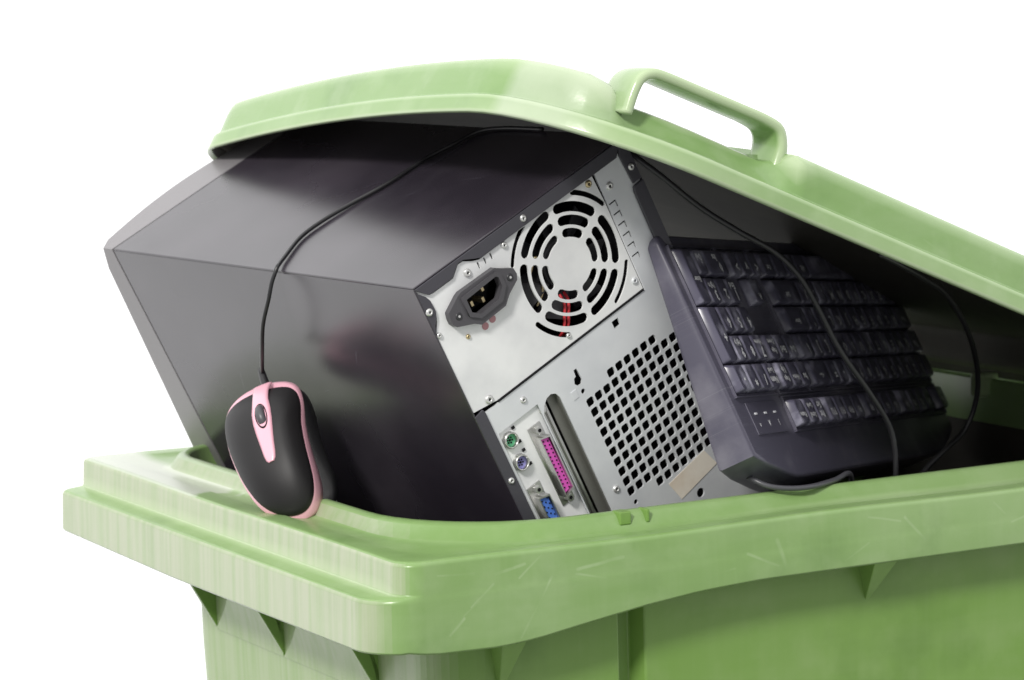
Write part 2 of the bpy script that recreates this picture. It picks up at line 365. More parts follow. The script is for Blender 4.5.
NC, NX, NY = 10, 56, 40
def rrect(x0, y0, x1, y1, r, zf):
    """rounded rectangle, start near-left corner end, run +x along near side. zf(x,y,side)->z"""
    if not isinstance(r, (tuple, list)): r = (r,)*4
    pts = []
    cs = [(x1-r[1], y0+r[1], -PI/2, r[1]), (x1-r[2], y1-r[2], 0, r[2]), (x0+r[3], y1-r[3], PI/2, r[3]), (x0+r[0], y0+r[0], PI, r[0])]
    starts = [((x0+r[0], y0), (x1-r[1], y0), NX), ((x1, y0+r[1]), (x1, y1-r[2]), NY), ((x1-r[2], y1), (x0+r[3], y1), NX), ((x0, y1-r[3]), (x0, y0+r[0]), NY)]
    for i in range(4):
        (ax, ay), (bx, by), n = starts[i]
        for k in range(n):
            t = k/n; pts.append((ax+(bx-ax)*t, ay+(by-ay)*t, i))
        cx, cy, a0, rr = cs[i]
        for k in range(NC):
            a = a0 + PI/2*k/NC; pts.append((cx+rr*math.cos(a), cy+rr*math.sin(a), i))
    return [V(x, y, zf(x, y)) for x, y, s in pts]

def lerpt(tab, x):
    if x <= tab[0][0]: return tab[0][1]
    for (a, va), (b_, vb) in zip(tab, tab[1:]):
        if x <= b_: 
            t = (x-a)/(b_-a); t = t*t*(3-2*t) if False else t
            return va + (vb-va)*t
    return tab[-1][1]
SK = [(0, -.0525), (.02, -.0555), (.065, -.0565), (.09, -.0545), (.12, -.050), (.165, -.0438), (.205, -.0398), (.25, -.0378), (.7, -.0378)]
def skirt(x, y):
    if y < W*.5 and x > .0: return lerpt(SK, x)
    if x < .02:
        return -.0535 + .003*max(0, (y/W-.6)/.4)
    return lerpt(SK, x)
def zc(c): return lambda x, y: c
def ztop(c):  # small waviness of the worn rim
    return lambda x, y: c + .0007*math.sin(x*23+1) + .0005*math.sin(y*17)
def lip(c, hump=.0155):
    return lambda x, y: c + hump*max(0, min(1, (x-.59)/.04))
def loopz(l, r, b, t, rad, zf): return rrect(l, b, L-r, W-t, rad, zf)   # insets left, right, bottom(near), top(far)
def led(dz):
    return lambda x, y: max(skirt(x, y)+.012, -.021) + dz
R1 = (.03, .03, .008, .008); R2 = (.016, .03, .006, .006)
loops = [
 loopz(-.011, .010, .005, .005, R1, lambda x, y: skirt(x, y)+.003),
 loopz(-.0165, .0, .000, .000, R1, lambda x, y: skirt(x, y)),
 loopz(-.0175, -.001, -.001, -.001, R1, lambda x, y: skirt(x, y)+.0015),
 loopz(-.0170, 0, -.0006, 0, R1, led(-.003)),
 loopz(-.0158, .0, -.0004, 0, R1, led(-.0008)),
 loopz(-.0135, .0, -.0003, 0, (.028, .03, .008, .008), led(0)),
 loopz(-.0015, .0005, -.0002, .0005, R2, led(.0012)),
 loopz(-.0002, .0005, -.0001, .0005, R2, led(.0025)),
 loopz(.0005, .001, .0006, .001, R2, ztop(-.0035)),
 loopz(.0012, .0015, .0016, .0015, R2, ztop(-.0012)),
 loopz(.0035, .0035, .0038, .0035, R2, ztop(0)),
 loopz(.018, .018, .016, .018, (.03, .03, .03, .03), ztop(-.0005)),
 loopz(.0215, .022, .0195, .022, (.05, .05, .05, .05), ztop(-.0025)),
 loopz(.031, .033, .028, .031, (.075, .07, .06, .06), ztop(-.003)),
 loopz(.0365, .036, .033, .035, (.085, .08, .06, .06), lip(-.001, .0)),
 loopz(.041, .039, .0385, .038, (.09, .08, .06, .06), lip(.0065)),
 loopz(.0435, .041, .0415, .040, (.092, .08, .06, .06), lip(.0082)),
 loopz(.0468, .043, .0448, .042, (.092, .08, .06, .06), lip(.0082)),
 loopz(.0485, .045, .0465, .044, (.092, .08, .06, .06), lip(.0065)),
 loopz(.0500, .047, .048, .046, (.092, .08, .06, .06), zc(-.01)),
 loopz(.058, .055, .056, .09, (.09, .08, .06, .06), zc(-.12)),
 loopz(.070, .065, .066, .12, (.08, .08, .06, .06), zc(-.45)),
 loopz(.085, .08, .08, .14, (.07, .07, .06, .06), zc(-.86)),
]
vs, fs = loft(loops, (False, True))
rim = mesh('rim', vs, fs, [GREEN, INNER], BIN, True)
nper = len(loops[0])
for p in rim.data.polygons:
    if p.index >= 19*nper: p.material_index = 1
wn = rim.modifiers.new('wn', 'WEIGHTED_NORMAL'); wn.weight = 80
# two small notches / tabs on the lip of the near long side
for x0, x1 in ((.1685, .1765), (.1875, .1900)):
    m = MB(); m.box((x0, .0335, .0006), (x1, .044, .0088)); m.build('lip_notch', BODY, BIN, bevel=.0008)

# outer wall with grooves
BX0, BX1, BY0, BY1 = .040, .655, .030, .438
def wall_loop(ins, z):
    pts = rrect(BX0+ins, BY0+ins, BX1-ins, BY1-ins, (.035, .05, .05, .05), zc(z))
    out = []
    for p in pts:
        q = p.copy()
        if p.y < BY0+ins+.001:                     # near side: vertical grooves
            if .166 < p.x < .1785: q.y += .012
            if p.x >= .1785: q.y -= .002
        out.append(q)
    return out
# denser sampling on the near side around the groove
NX_old = NX; NX = 150
wl = [wall_loop(0, -.012), wall_loop(0.0, -.05), wall_loop(.001, -.12), wall_loop(.012, -.45), wall_loop(.03, -.90), wall_loop(.035, -.93)]
vs, fs = loft(wl, (False, True))
wall = mesh('body_wall', vs, fs, BODY, BIN, False, .0012)
NX = NX_old
# wedge gussets under the skirt
def gusset(kind, p, top_z, apex_z, out, half=.02):
    if kind == 'left':   # fin on the short side, leaning back to the wall x=BX0
        vs = [(BX0-.043, p-.004, top_z), (BX0+.002, p+.012, top_z), (BX0+.002, p-.022, top_z-.0), (BX0+.0015, p+.006, apex_z), (BX0-.036, p-.016, top_z), (BX0+.001, p-.017, apex_z+.023)]
        fs = [(0, 4, 3), (4, 5, 3), (4, 2, 5), (0, 3, 1), (1, 3, 5, 2), (0, 1, 2, 4)]
    else:
        y = BY0
        vs = [(p-.004, y-out, top_z), (p-.004, y+.004, top_z), (p+.016, y-out, top_z), (p+.016, y+.004, top_z), (p+.004, y+.002, apex_z)]
        fs = [(0, 1, 4), (0, 4, 2), (2, 4, 3), (1, 3, 4), (0, 2, 3, 1)]
    return mesh('gusset', vs, fs, BODY, BIN, False, .0006)
def flare_x(z):
    t = max(0, (z+.1055)/.0655); return .0396 - .0356*t**2.2
def fl(y, z): return (flare_x(z), y, z)
segs = []
ap = [.3700, .2580, .1170]
edges_hi = .402
pieces = []
for i, a_ in enumerate(ap):                                   # flared skirting between the V-shaped pockets
    hi = edges_hi if i == 0 else ap[i-1]
    hi_top = edges_hi if i == 0 else ap[i-1]-.078
    pieces.append([(hi, -.1055), (hi_top, -.040), (a_+.001, -.040), (a_, -.1055)])
for pz in pieces[0:]:
    if pz is pieces[0]: continue
    NR = 8; vs = []; fs = []
    (ya, _), (yb, _), (yc, _), (yd, _) = pz
    for layer in (0, 1):
        for k in range(NR+1):
            t = k/NR; z = -.1055 + .0655*t
            for y in (ya+(yb-ya)*t, yd+(yc-yd)*t):
                x = flare_x(z); vs.append((x + (.0025 if layer else 0), y, z))
    o = 2*(NR+1)
    for k in range(NR):
        a0 = 2*k; fs.append((a0, a0+2, a0+3, a0+1)); fs.append((o+a0, o+a0+1, o+a0+3, o+a0+2))
        fs.append((a0, o+a0, o+a0+2, a0+2)); fs.append((a0+1, a0+3, o+a0+3, o+a0+1))
    fs.append((0, 1, o+1, o)); fs.append((2*NR, o+2*NR, o+2*NR+1, 2*NR+1))
    fp = mesh('flare_panel', vs, fs, BODY, BIN, True)
    e_ = fp.modifiers.new('es', 'EDGE_SPLIT'); e_.split_angle = math.radians(40)
# fins at the far side of each pocket
for a_ in ap:
    vs = [fl(a_+.001, -.040), (.041, a_+.001, -.040), (.041, a_, -.1055), fl(a_+.005, -.040), (.041, a_+.005, -.040), (.041, a_+.004, -.1055)]
    mesh('gusset', vs, [(0, 1, 2), (3, 5, 4), (0, 3, 4, 1), (1, 4, 5, 2), (2, 5, 3, 0)], BODY, BIN, False, .0005)
gusset('near', .345, -.036, -.072, .024)
gusset('near', .075, -.05, -.095, .022)
gusset('near', .58, -.036, -.072, .024)
# hinge nubs on the raised back rim
for y in (.30, .42, .12):
    m = MB(); m.box((L-.056, y-.006, .010), (L-.036, y+.006, .0285)); m.build('hinge_nub', GREEN, BIN, bevel=.003, seg=3)

# ------------------------------------------------------------------ the lid
TH = math.radians(22.7); ct, st = math.cos(TH), math.sin(TH)
XH, ZH = .7054, .0063
LF, T0, T1 = .6500, -.010, .519
def lidmap(s, t, h):
    """s from hinge to front, t across, h up from lid plane"""
    k = max(0, min(1.1, s/LF)); e = (t-T0)/(T1-T0)
    arch = .0138*(1-(2*e-1)**2)*k*k
    drop = -.0440*e*k
    s2 = s - .004*e*k
    hh = h + arch + drop
    return V(XH - s2*ct + hh*st, t, ZH + s2*st + hh*ct)
S_A, S_B = .474, .604          # handle recess along s
def lidloop(ins, h, rad, rec=0.0, low=0.0):
    pts = rrect(.028+ins, T0+ins, LF-ins*.6, T1-ins*.2, rad, zc(0))
    out = []
    for p in pts:
        s, t = p.x, p.y; hh = h
        if t < T0+ins+.02 and rec:
            w = min(1, max(0, (s-S_A)/.012))*min(1, max(0, (S_B-s)/.012)); w = w*w*(3-2*w)
            t = t + rec*w; hh = hh + low*w
        out.append((s, t, hh))
    return out
# rrect corner order here: near-hinge, near-front, far-front, far-hinge
def RD(a): return (.02, a, a*.42, .02)
LL = [lidloop(.003, .0, RD(0.111)), lidloop(.0, .0010, RD(0.113)), lidloop(0, .003, RD(0.113)), lidloop(.001, .0095, RD(0.113)),
      lidloop(.002, .0120, RD(0.112)), lidloop(.004, .0130, RD(0.110)), lidloop(.0070, .0134, RD(0.107), .004),
      lidloop(.0080, .0148, RD(0.106), .009, 0), lidloop(.0090, .0215, RD(0.105), .015), lidloop(.0105, .0300, RD(0.103), .018, -.002),
      lidloop(.0125, .0355, RD(0.101), .019, -.006), lidloop(.0155, .0385, RD(0.097), .019, -.0115), lidloop(.0200, .0398, RD(0.093), .018, -.0135),
      lidloop(.035, .0403, RD(.075), .008, -.0135), lidloop(.06, .0405, RD(.05), .002, -.0115), lidloop(.12, .0406, RD(.02)), lidloop(.2, .0408, RD(.015)), lidloop(.25, .0410, RD(.006))]
vs, fs = loft([[lidmap(*q) for q in l] for l in LL], (False, True))
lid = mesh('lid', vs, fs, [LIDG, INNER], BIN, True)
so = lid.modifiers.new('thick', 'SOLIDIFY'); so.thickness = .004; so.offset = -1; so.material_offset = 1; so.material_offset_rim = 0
wn = lid.modifiers.new('wn', 'WEIGHTED_NORMAL'); wn.weight = 80
# handle: flat strap swept over the recess
hp = [(.592, .022), (.592, .036), (.590, .0450), (.584, .0502), (.574, .0520), (.545, .0526), (.515, .0531), (.497, .0532), (.4855, .0512), (.480, .044), (.478, .034), (.4775, .022)]
P = smooth_path([V(a, 0, b_) for a, b_ in hp], 6); vs = []; fs = []
NS = 12
for i, p in enumerate(P):
    T = (P[min(i+1, len(P)-1)]-P[max(i-1, 0)]).normalized(); Nn = V(T.z, 0, -T.x)
    fr = i/(len(P)-1)
    half = .0036 + .0022*max(0, (fr-.8)/.2); dep = .0185
    for k in range(NS):
        a = 2*PI*k/NS; c_, s_ = math.cos(a), math.sin(a)
        q = abs(c_)**.45*(1 if c_ >= 0 else -1); r_ = abs(s_)**.45*(1 if s_ >= 0 else -1)
        pp = p + Nn*half*q
        vs.append(lidmap(pp.x, T0+.0375 + dep*r_*.9, pp.z))
for i in range(len(P)-1):
    for k in range(NS):
        a, b_ = i*NS+k, i*NS+(k+1) % NS; fs.append((a, b_, b_+NS, a+NS))
fs += [tuple(range(NS))[::-1], tuple(range((len(P)-1)*NS, len(P)*NS))]
hd = mesh('handle', vs, fs, LIDG, lid, True, base=FR[BIN.name])
# stud and ribs on the underside
m = MB(); m.cyl((0, 0), .0045, -.012, .004, 16)
sv = [lidmap(.50+v.x, .07+v.y, .032+v.z) for v in m.v]
mesh('stud', sv, m.f, BLACKP, lid, False, .0006, base=FR[BIN.name])
# ------------------------------------------------------------------ the computer case
RC = ((.8813, .4558, -.1248), (.1060, .0665, .9921), (.4605, -.8876, .0103))
TC = (.0499, .0739, .1526)
MC = frame(RC, TC)
CW, CD, CH = .184, .3715, .345
PC = root('computer_tower', MC, (CW/2, CH, CD/2))
tag(PC, 'black desktop computer tower with exposed silver back panel, tipped into the green bin', 'computer')
def U(v): return v/1000.
def rect(x0, y0, x1, y1): return [(x0, y0), (x1, y0), (x1, y1), (x0, y1)]
def circ(x, y, r, n=16): return [(x+r*math.cos(2*PI*i/n), y+r*math.sin(2*PI*i/n)) for i in range(n)]
def mm(poly): return [(x/1000, y/1000) for x, y in poly]

# painted sheet cover: top and two sides
def shell_box(name, a, b, mt, bev=.0015): 
    m = MB(); m.box(a, b); return m.build(name, mt, PC, bevel=bev, seg=3)
shell_box('side_panel', (0, .0006, -.0015), (.0012, CH, CD), CASE, .0005)
shell_box('side_panel', (CW-.0012, .0006, -.0015), (CW, CH, CD), CASE, .0005)
shell_box('top_panel', (.0002, -.0006, -.0015), (CW-.0002, .0008, CD), CASE, .0009)
shell_box('bottom_panel', (.0015, CH-.002, 0), (CW-.0015, CH-.0005, CD), CASE, .0005)
# thin raised seam where top and side meet (folded edge catches light)
# rear flanges of the cover
topf = mm([(0.2, .8), (183.5, .8), (183.5, 30.5), (175.8, 30.5), (174.2, 9.5), (176.5, 4.0), (172, 9.4), (70, 9.4), (52, 9.4), (47, 7.2), (40, 3.6), (35.5, 3.4), (31.5, 6.0), (28, 9.0), (8.5, 9.2), (7.0, 8.0), (1.8, 2.6)])
m = MB(); m.prism(topf, -.0022, -.0008); m.build('rear_flange', FLANGE, PC, bevel=.0003)
tabf = mm([(.6, 3.2), (5.4, 8.6), (7.2, 12.5), (7.5, 20), (6.0, 24.5), (2.8, 28), (.6, 33)])
m = MB(); m.prism(tabf, -.0022, -.0008); m.build('rear_flange', FLANGE, PC, bevel=.0003)
lowf = mm([(.3, 93.5), (2.0, 93.2), (7.6, 92.3), (8.5, 95), (8.5, 343), (.3, 343)])
m = MB(); m.prism(lowf, -.0022, -.0008); m.build('rear_flange', FLANGE, PC, bevel=.0003)
rf = mm([(175.6, 32), (183.6, 31.5), (183.6, 343), (173.8, 343), (173.8, 36), (174.6, 33)])
m = MB(); m.prism(rf, -.0032, -.0008); m.build('rear_flange', FLANGE, PC, bevel=.0004)

# fan grille openings
fx, fy = 109.7, 49.6
def arc_slot(r0, r1, a0, a1, n=10):
    rm, hw = (r0+r1)/2, (r1-r0)/2; pts = []
    da = hw/rm; A0, A1 = a0+da, a1-da
    for i in range(n+1): a = A0+(A1-A0)*i/n; pts.append((fx+r1*math.cos(a), fy+r1*math.sin(a)))
    for i in range(1, 5): 
        t = PI*i/5; pts.append((fx+rm*math.cos(A1)+hw*math.cos(A1+t), fy+rm*math.sin(A1)+hw*math.sin(A1+t)))
    for i in range(n+1): a = A1+(A0-A1)*i/n; pts.append((fx+r0*math.cos(a), fy+r0*math.sin(a)))
    for i in range(1, 5):
        t = PI*i/5; pts.append((fx+rm*math.cos(A0)-hw*math.cos(A0+t), fy+rm*math.sin(A0)-hw*math.sin(A0+t)))
    return mm(pts)
holes = []
for r0, r1, gap in ((32.9, 39.4, 1.8), (24.6, 30.9, 2.0), (16.9, 22.6, 2.2)):
    for k in range(6):
        a0 = math.radians(34 + 60*k); g_ = gap/r1
        holes.append(arc_slot(r0, r1, a0+g_, a0+PI/3-g_))
for k in range(4):
    a = math.radians(-43 + 90*k); holes.append(arc_slot(43.0, 46.4, a-.33, a+.33, 8))
holes.append(mm([(26.5, 23), (55.5, 22), (56, 38), (30, 40), (26, 36)]))     # mains inlet
for u0 in (48.5, 54.0, 59.3): holes.append(mm(rect(u0, 11.0, u0+1.2, 15.6)))
PO = mm([(1.2, 1.4), (3.2, 1.2), (8.6, 9.6), (12, 10.2), (29, 10.2), (33, 7), (36, 4.6), (40, 4.8), (46, 8.4), (51, 10.3), (150.5, 10.3), (151.6, 30), (151.6, 93.9), (20.5, 93.9), (1.6, 91), (1.6, 34), (6, 27), (8.4, 21)])
holes_sheet('power_supply_plate', PO, holes, -.0004, .0012, PSU, PC)
# groove under the power supply plate: dark gap strip
# main panel
ph = []
for r in range(-1, 11):
    for cc in range(0, 12):
        if r == -1 and not 3 <= cc <= 8: continue
        if r == 10 and not 3 <= cc <= 9: continue
        if r == 9 and cc > 10: continue
        x, y = 81.1+7.62*cc, 134.8+7.62*r; h = 2.95; q = 1.0
        ph.append(mm([(x-h+q, y-h), (x+h-q, y-h), (x+h, y-h+q), (x+h, y+h-q), (x+h-q, y+h), (x-h+q, y+h), (x-h, y+h-q), (x-h, y-h+q)]))
ph.append(mm(rect(119.6, 99.3, 125, 104.4)))
ph.append(mm([(77.6, 120.4), (75.8, 118), (77, 114.8), (78.8, 114.2), (79.2, 109.8), (81.6, 109.8), (82, 114.4), (82.4, 118.4), (80.6, 120.8)]))
ph.append(mm(circ(79.4, 125.6, 1.7))); ph.append(mm(circ(80.8, 211.8, 1.7)))
ph.append(mm(circ(128.3, 237, 3.2))); ph.append(mm(circ(118, 241, 3)))
ph.append(mm([(46.2, 122), (49, 117), (53, 113.8), (57, 113.2), (60.5, 115), (62.2, 119), (62.2, 330), (46.2, 330)]))    # expansion slot
ph.append(mm(rect(11, 113, 45.2, 330)))                                                                  # i/o window
for k in range(6):
    v0 = 32.5 + 7.7*k
    ph.append(mm([(153.6, v0), (159.6, v0-.2), (159.6, v0+4.6), (158.7, v0+4.6), (158.7, v0+.8), (153.6, v0+.9)]))
PAN = mm([(1.4, 95.6), (152.6, 95.6), (152.6, 9.8), (174.6, 8.0), (182.5, 12), (182.5, 343), (1.4, 343)])
holes_sheet('back_panel', PAN, ph, -.0006, .0012, PANEL, PC)
# rolled groove line with round end holes
m = MB(); m.box((U(20.5), U(94.3), -.0012), (U(151.5), U(95.3), -.0002)); m.build('groove', HOLE, PC)
# inner dark box behind panels and the fan
m = MB(); m.box((.004, .004, .140), (.170, .097, .1415)); m.box((.003, .0965, .004), (.170, .0980, .14)); m.box((.153, .006, .0012), (.1535, .096, .14)); m.build('power_supply_box', HOLE, PC)
m = MB(); m.cyl((U(fx), U(fy)), .0165, .006, .024, 28); m.build('fan_hub', BLACKP, PC, bevel=.001)
m = MB()
for k in range(7):
    a = 2*PI*k/7; p1 = []
    for r_, dz, da in ((.015, 0, 0), (.037, 0, .1), (.037, .012, .62), (.015, .010, .7)):
        p1.append((U(fx)+r_*math.cos(a+da), U(fy)+r_*math.sin(a+da), .008+dz))
    p2 = [(x, y, z+.0015) for x, y, z in p1]
    m.add(p1+p2, [(0,1,2,3), (7,6,5,4), (0,4,5,1), (1,5,6,2), (2,6,7,3), (3,7,4,0)])
m.build('fan_blades', BLACKP, PC)
for du in (-2.0, 1.6):
    tube('wire', [(U(fx+du-9), U(fy+17), .009), (U(fx+du-11), U(fy+22), .005), (U(fx+du-15), U(fy+29), .0045), (U(fx+du-19), U(fy+36), .005), (U(fx+du-23), U(fy+41), .009)], .0010, REDW, PC)
tube('wire', [(U(fx-24), U(fy-4), .012), (U(fx-16), U(fy-14), .008), (U(fx-20), U(fy+6), .009), (U(fx-28), U(fy+15), .012)], .0011, BRASS, PC)
# mains inlet
outer = mm([(12.5, 29), (13.5, 25.2), (24, 19.6), (27, 18.6), (56, 19.0), (60, 22), (68, 26.6), (68.6, 31), (67, 34.5), (58, 39), (52, 44), (31, 44.6), (26.5, 41), (14.5, 36), (12.5, 33)])
inner = mm([(27.8, 24.4), (53.4, 23.4), (54.8, 25), (54.8, 31.2), (49.2, 37), (33.2, 37.6), (27.6, 33.4)])
inl = root_inlet = holes_sheet('mains_inlet', outer, [inner, mm(circ(18.7, 30.8, 1.3)), mm(circ(63, 30.2, 1.3))], -.0050, .0046, GREYP, PC)
bv = inl.modifiers.new('bevel', 'BEVEL'); bv.width = .0007; bv.segments = 2; bv.limit_method = 'ANGLE'
rimo = mm([(25, 21.6), (55, 20.8), (57.6, 23.6), (57.6, 32.4), (50.8, 39.8), (32, 40.4), (25, 35)])
rr_ = holes_sheet('inlet_rim', rimo, [inner], -.0064, .0016, GREYP, inl)
m = MB(); m.prism(mm([(26.2, 22.6), (55.8, 21.8), (56.2, 31.8), (50, 38.8), (32.4, 39.2), (26.2, 34.6)]), .010, .0112); m.build('inlet_back', HOLE, inl)
m = MB()
for (x, y) in ((33.2, 31.2), (41.6, 33.4), (44.2, 27.0)): m.box((U(x-1.1), U(y-1.8), -.001), (U(x+1.1), U(y+1.8), .0105))
m.build('inlet_pins', BRASS, inl, bevel=.0004)
for (x, y) in ((18.7, 30.8), (63, 30.2)):
    m = MB(); m.cyl((U(x), U(y)), .0021, -.0056, -.0048, 16, r2=.0026); m.cyl((U(x), U(y)), .0009, -.0060, -.0054, 8, 1); m.build('screw', [BLACKP, SCREW], inl, bevel=.0002)
for (x, y) in ((35.1, 48.6), (41.8, 47.6)):
    m = MB(); m.cyl((U(x), U(y)), .0024, -.0009, -.0005, 18); m.build('red_mark', REDM, PC)
# screws
def screw(x, y, r=2.6, z=-.0007, mt=SCREW):
    m = MB(); r = r/1000; x, y = U(x), U(y); n = 18
    prof = [(r*1.0, z+.0002), (r*.95, z-.0007), (r*.7, z-.0012), (r*.36, z-.0013), (r*.30, z-.0006)]
    vs = []; fs = []
    for rad, zz in prof: vs += [(x+rad*math.cos(2*PI*i/n), y+rad*math.sin(2*PI*i/n), zz) for i in range(n)]
    for j in range(len(prof)-1):
        for i in range(n): a, b_ = j*n+i, j*n+(i+1) % n; fs.append((a, b_, b_+n, a+n))
    m.add(vs, fs)
    m.cyl((x, y), r*.33, z-.0006, z-.0002, 12, 1)
    o = m.build('screw', [mt, HOLE], PC, True)
    return o
for s in ((2.9, 18.1, 2.5, -.0022), (2.9, 35, 1.9), (21, 47.3, 1.6, -.0004, BRASS), (39.4, 12.6, 2.7), (71.2, 12.2, 2.2), (90.8, 4.6, 2.3, -.0022), (145.8, 12.9, 2.5, -.0004, BRASS), (159.4, 22.6, 2.8),
          (179.2, 20, 2.4, -.0022), (148.0, 86, 2.4, -.0004, PANEL), (15.4, 90.0, 3.0), (37.1, 104.5, 2.3, -.0007), (4.1, 143.1, 2.2, -.0022), (71.3, 195.2, 2.5), (86.5, 88.5, 1.8, -.0004), (49, 44.8, 1.3, -.0004, BRASS)):
    screw(*s)
# embossed pads
m = MB(); m.prism(mm([(70.2, 121), (75, 121), (75, 127), (70.2, 127)]), -.0010, -.0005); m.build('embossed_pad', PANEL, PC, bevel=.0003)
# io plate recessed in its window
iop = mm(rect(8.0, 111, 46.0, 332))
ih = [mm(circ(17.0, 121.4, 5.4, 20)), mm(circ(17.2, 138.2, 5.4, 20)), mm([(14.0, 162.9), (23.2, 165), (22.6, 187), (14.8, 189)]), mm([(32.6, 130.4), (41.4, 133), (41.2, 172.4), (33.2, 174.6)])]
holes_sheet('port_plate', iop, ih, .0012, .0008, PSU, PC)
def ps2(x, y, mt):
    m = MB(); n = 24
    prof = [(5.4, .002), (5.4, -.0022), (4.7, -.0027), (4.2, -.0022), (4.1, .0008)]
    vs = []; fs = []
    for rad, zz in prof: vs += [(U(x+rad*math.cos(2*PI*i/n)), U(y+rad*math.sin(2*PI*i/n)), zz) for i in range(n)]
    for j in range(len(prof)-1):
        for i in range(n): a, b_ = j*n+i, j*n+(i+1) % n; fs.append((a, b_, b_+n, a+n))
    o = MB(); o.add(vs, fs); sh = o.build('round_port', STEEL, PC, True)
    m = MB(); m.cyl((U(x), U(y)), .0041, .0004, .0042, 24); m.build('port_core', mt, sh)
    m = MB()
    for k in range(6):
        a = 2*PI*k/6+.4; m.cyl((U(x+1.9*math.cos(a)), U(y+1.9*math.sin(a))), .00055, -.0001, .0006, 8)
    m.box((U(x-.7), U(y-.6), -.0001), (U(x+.7), U(y+.6), .0006)); m.build('port_pins', HOLE, sh)
    for q in ((6.2, -5.2), (6.4, 5.2)):
        m = MB(); m.box((U(x+q[0]-1.1), U(y+q[1]-.9), .0004), (U(x+q[0]+1.1), U(y+q[1]+.9), .0013)); m.build('plate_slot', HOLE, PC)
ps2(16.8, 121.4, PORTG); ps2(17.0, 138.2, PORTP)
def dport(x0, x1, y0, y1, mt, cols, rows):
    sk = 1.8
    o1 = mm([(x0-1, y0-1.4), (x1+1, y0+sk-1.2), (x1+1, y1-sk+1.2), (x0-1, y1+1.4)]); i1 = mm([(x0-.2, y0-.4), (x1+.2, y0+sk-.2), (x1+.2, y1-sk+.2), (x0-.2, y1+.4)])
    sh = holes_sheet('d_port', o1, [i1], -.0058, .0072, STEEL, PC)
    m = MB(); m.prism(mm([(x0, y0), (x1, y0+sk), (x1, y1-sk), (x0, y1)]), -.0042, .001); core = m.build('port_core', mt, sh, bevel=.0004)
    m = MB()
    for c_ in range(cols):
        x = x0 + (x1-x0)*(c_+.5)/cols
        for r_ in range(rows):
            y = y0+2.4+(y1-y0-4.8)*(r_+(.5 if c_ % 2 else 0))/(rows-.5)
            if y > y1-2.2: continue
            m.cyl((U(x), U(y)), .00055, -.0046, -.0041, 8)
    m.build('port_holes', HOLE, core)
    # flange
    m = MB(); m.prism(mm([(x0-2.4, y0-8.5), (x1+1.8, y0-8.5), (x1+1.8, y1+8.5), (x0-2.4, y1+8.5)]), .0004, .0011); m.build('port_flange', STEEL, sh, bevel=.0003)
    for yy in (y0-5, y1+5):
        m = MB(); xx = (x0+x1)/2
        m.cyl((U(xx), U(yy)), .0029, -.0036, .0005, 6); m.cyl((U(xx), U(yy)), .0013, -.0040, -.0035, 10, 1); m.build('port_nut', [STEEL, HOLE], sh, bevel=.0003)
dport(33.8, 40.2, 132.0, 173, PORTM, 2, 13)
dport(15.2, 22.0, 164.6, 188, PORTB, 3, 5)
# expansion slot interior: bracket ridges, dark gap, inner wall
m = MB(); m.box((U(46.3), U(112), .004), (U(53.4), U(334), .0048)); m.box((U(47.2), U(118), .0010), (U(48.4), U(334), .0040)); m.box((U(50.2), U(116), .0016), (U(51.2), U(334), .0040)); m.build('slot_bracket', STEEL, PC, bevel=.0002)
m = MB(); m.box((U(46), U(112), .018), (U(55), U(334), .0188)); m.build('slot_back', HOLE, PC)
m = MB(); m.box((U(55.6), U(112.5), .0045), (U(62.0), U(334), .0052)); m.build('slot_ledge', PCB, PC)
m = MB(); m.box((U(61.4), U(112), .0008), (U(62.2), U(334), .018)); m.box((U(46.0), U(112.5), .0008), (U(62), U(113.1), .018)); m.build('slot_wall', PCB, PC)
m = MB(); m.cyl((U(47.6), U(119)), .0028, -.0005, .004, 14); m.build('bracket_knob', STEEL, PC, bevel=.0008, seg=3)
# dark liner behind the vent
m = MB(); m.box((.0655, .1, .055), (.182, .34, .056)); m.build('inner_wall', HOLE, PC)
# sticker
m = MB(); m.prism(mm([(108.6, 217), (143.6, 213.6), (149, 227.4), (113, 231.6)]), -.00095, -.00075); m.build('paper_label', STICK, PC)
# front bezel, convex in both directions
rows, cols = 20, 18; vs = []; fs = []
def bz(u, v):
    e = u/CW; k = v/CH
    return CD + .0262 + .020*math.sin(PI*min(1, e*1.0)) * (1 if e <= .5 else 1) + .030*max(0, k)*1.0
for i in range(rows+1):
    for j in range(cols+1):
        u_ = CW*j/cols; v_ = CH*i/rows
        w_ = bz(u_, v_)
        du = min(u_, CW-u_); dv = min(v_, CH-v_)
        for dd in (du, dv):
            if dd < .006: w_ -= .006*(1-dd/.006)**2
        vs.append((u_, v_-.0004, w_))
n1 = cols+1
for i in range(rows):
    for j in range(cols): a = i*n1+j; fs.append((a, a+1, a+n1+1, a+n1))
nb = len(vs)
ring = [j for j in range(n1)] + [i*n1+cols for i in range(1, rows+1)] + [rows*n1+j for j in range(cols-1, -1, -1)] + [i*n1 for i in range(rows-1, 0, -1)]
for r_ in ring: vs.append((vs[r_][0], vs[r_][1], CD+.0016))
nr = len(ring)
for k in range(nr): fs.append((ring[k], ring[(k+1) % nr], nb+(k+1) % nr, nb+k))
fs.append(tuple(range(nb, nb+nr)))
bzo = mesh('front_bezel', vs, fs, BEZEL, PC, True)
em = bzo.modifiers.new('edge', 'EDGE_SPLIT'); em.split_angle = math.radians(40)
m = MB(); m.box((.0014, .0010, CD), (CW-.0014, CH-.002, CD+.0017)); m.build('seam_strip', HOLE, PC)

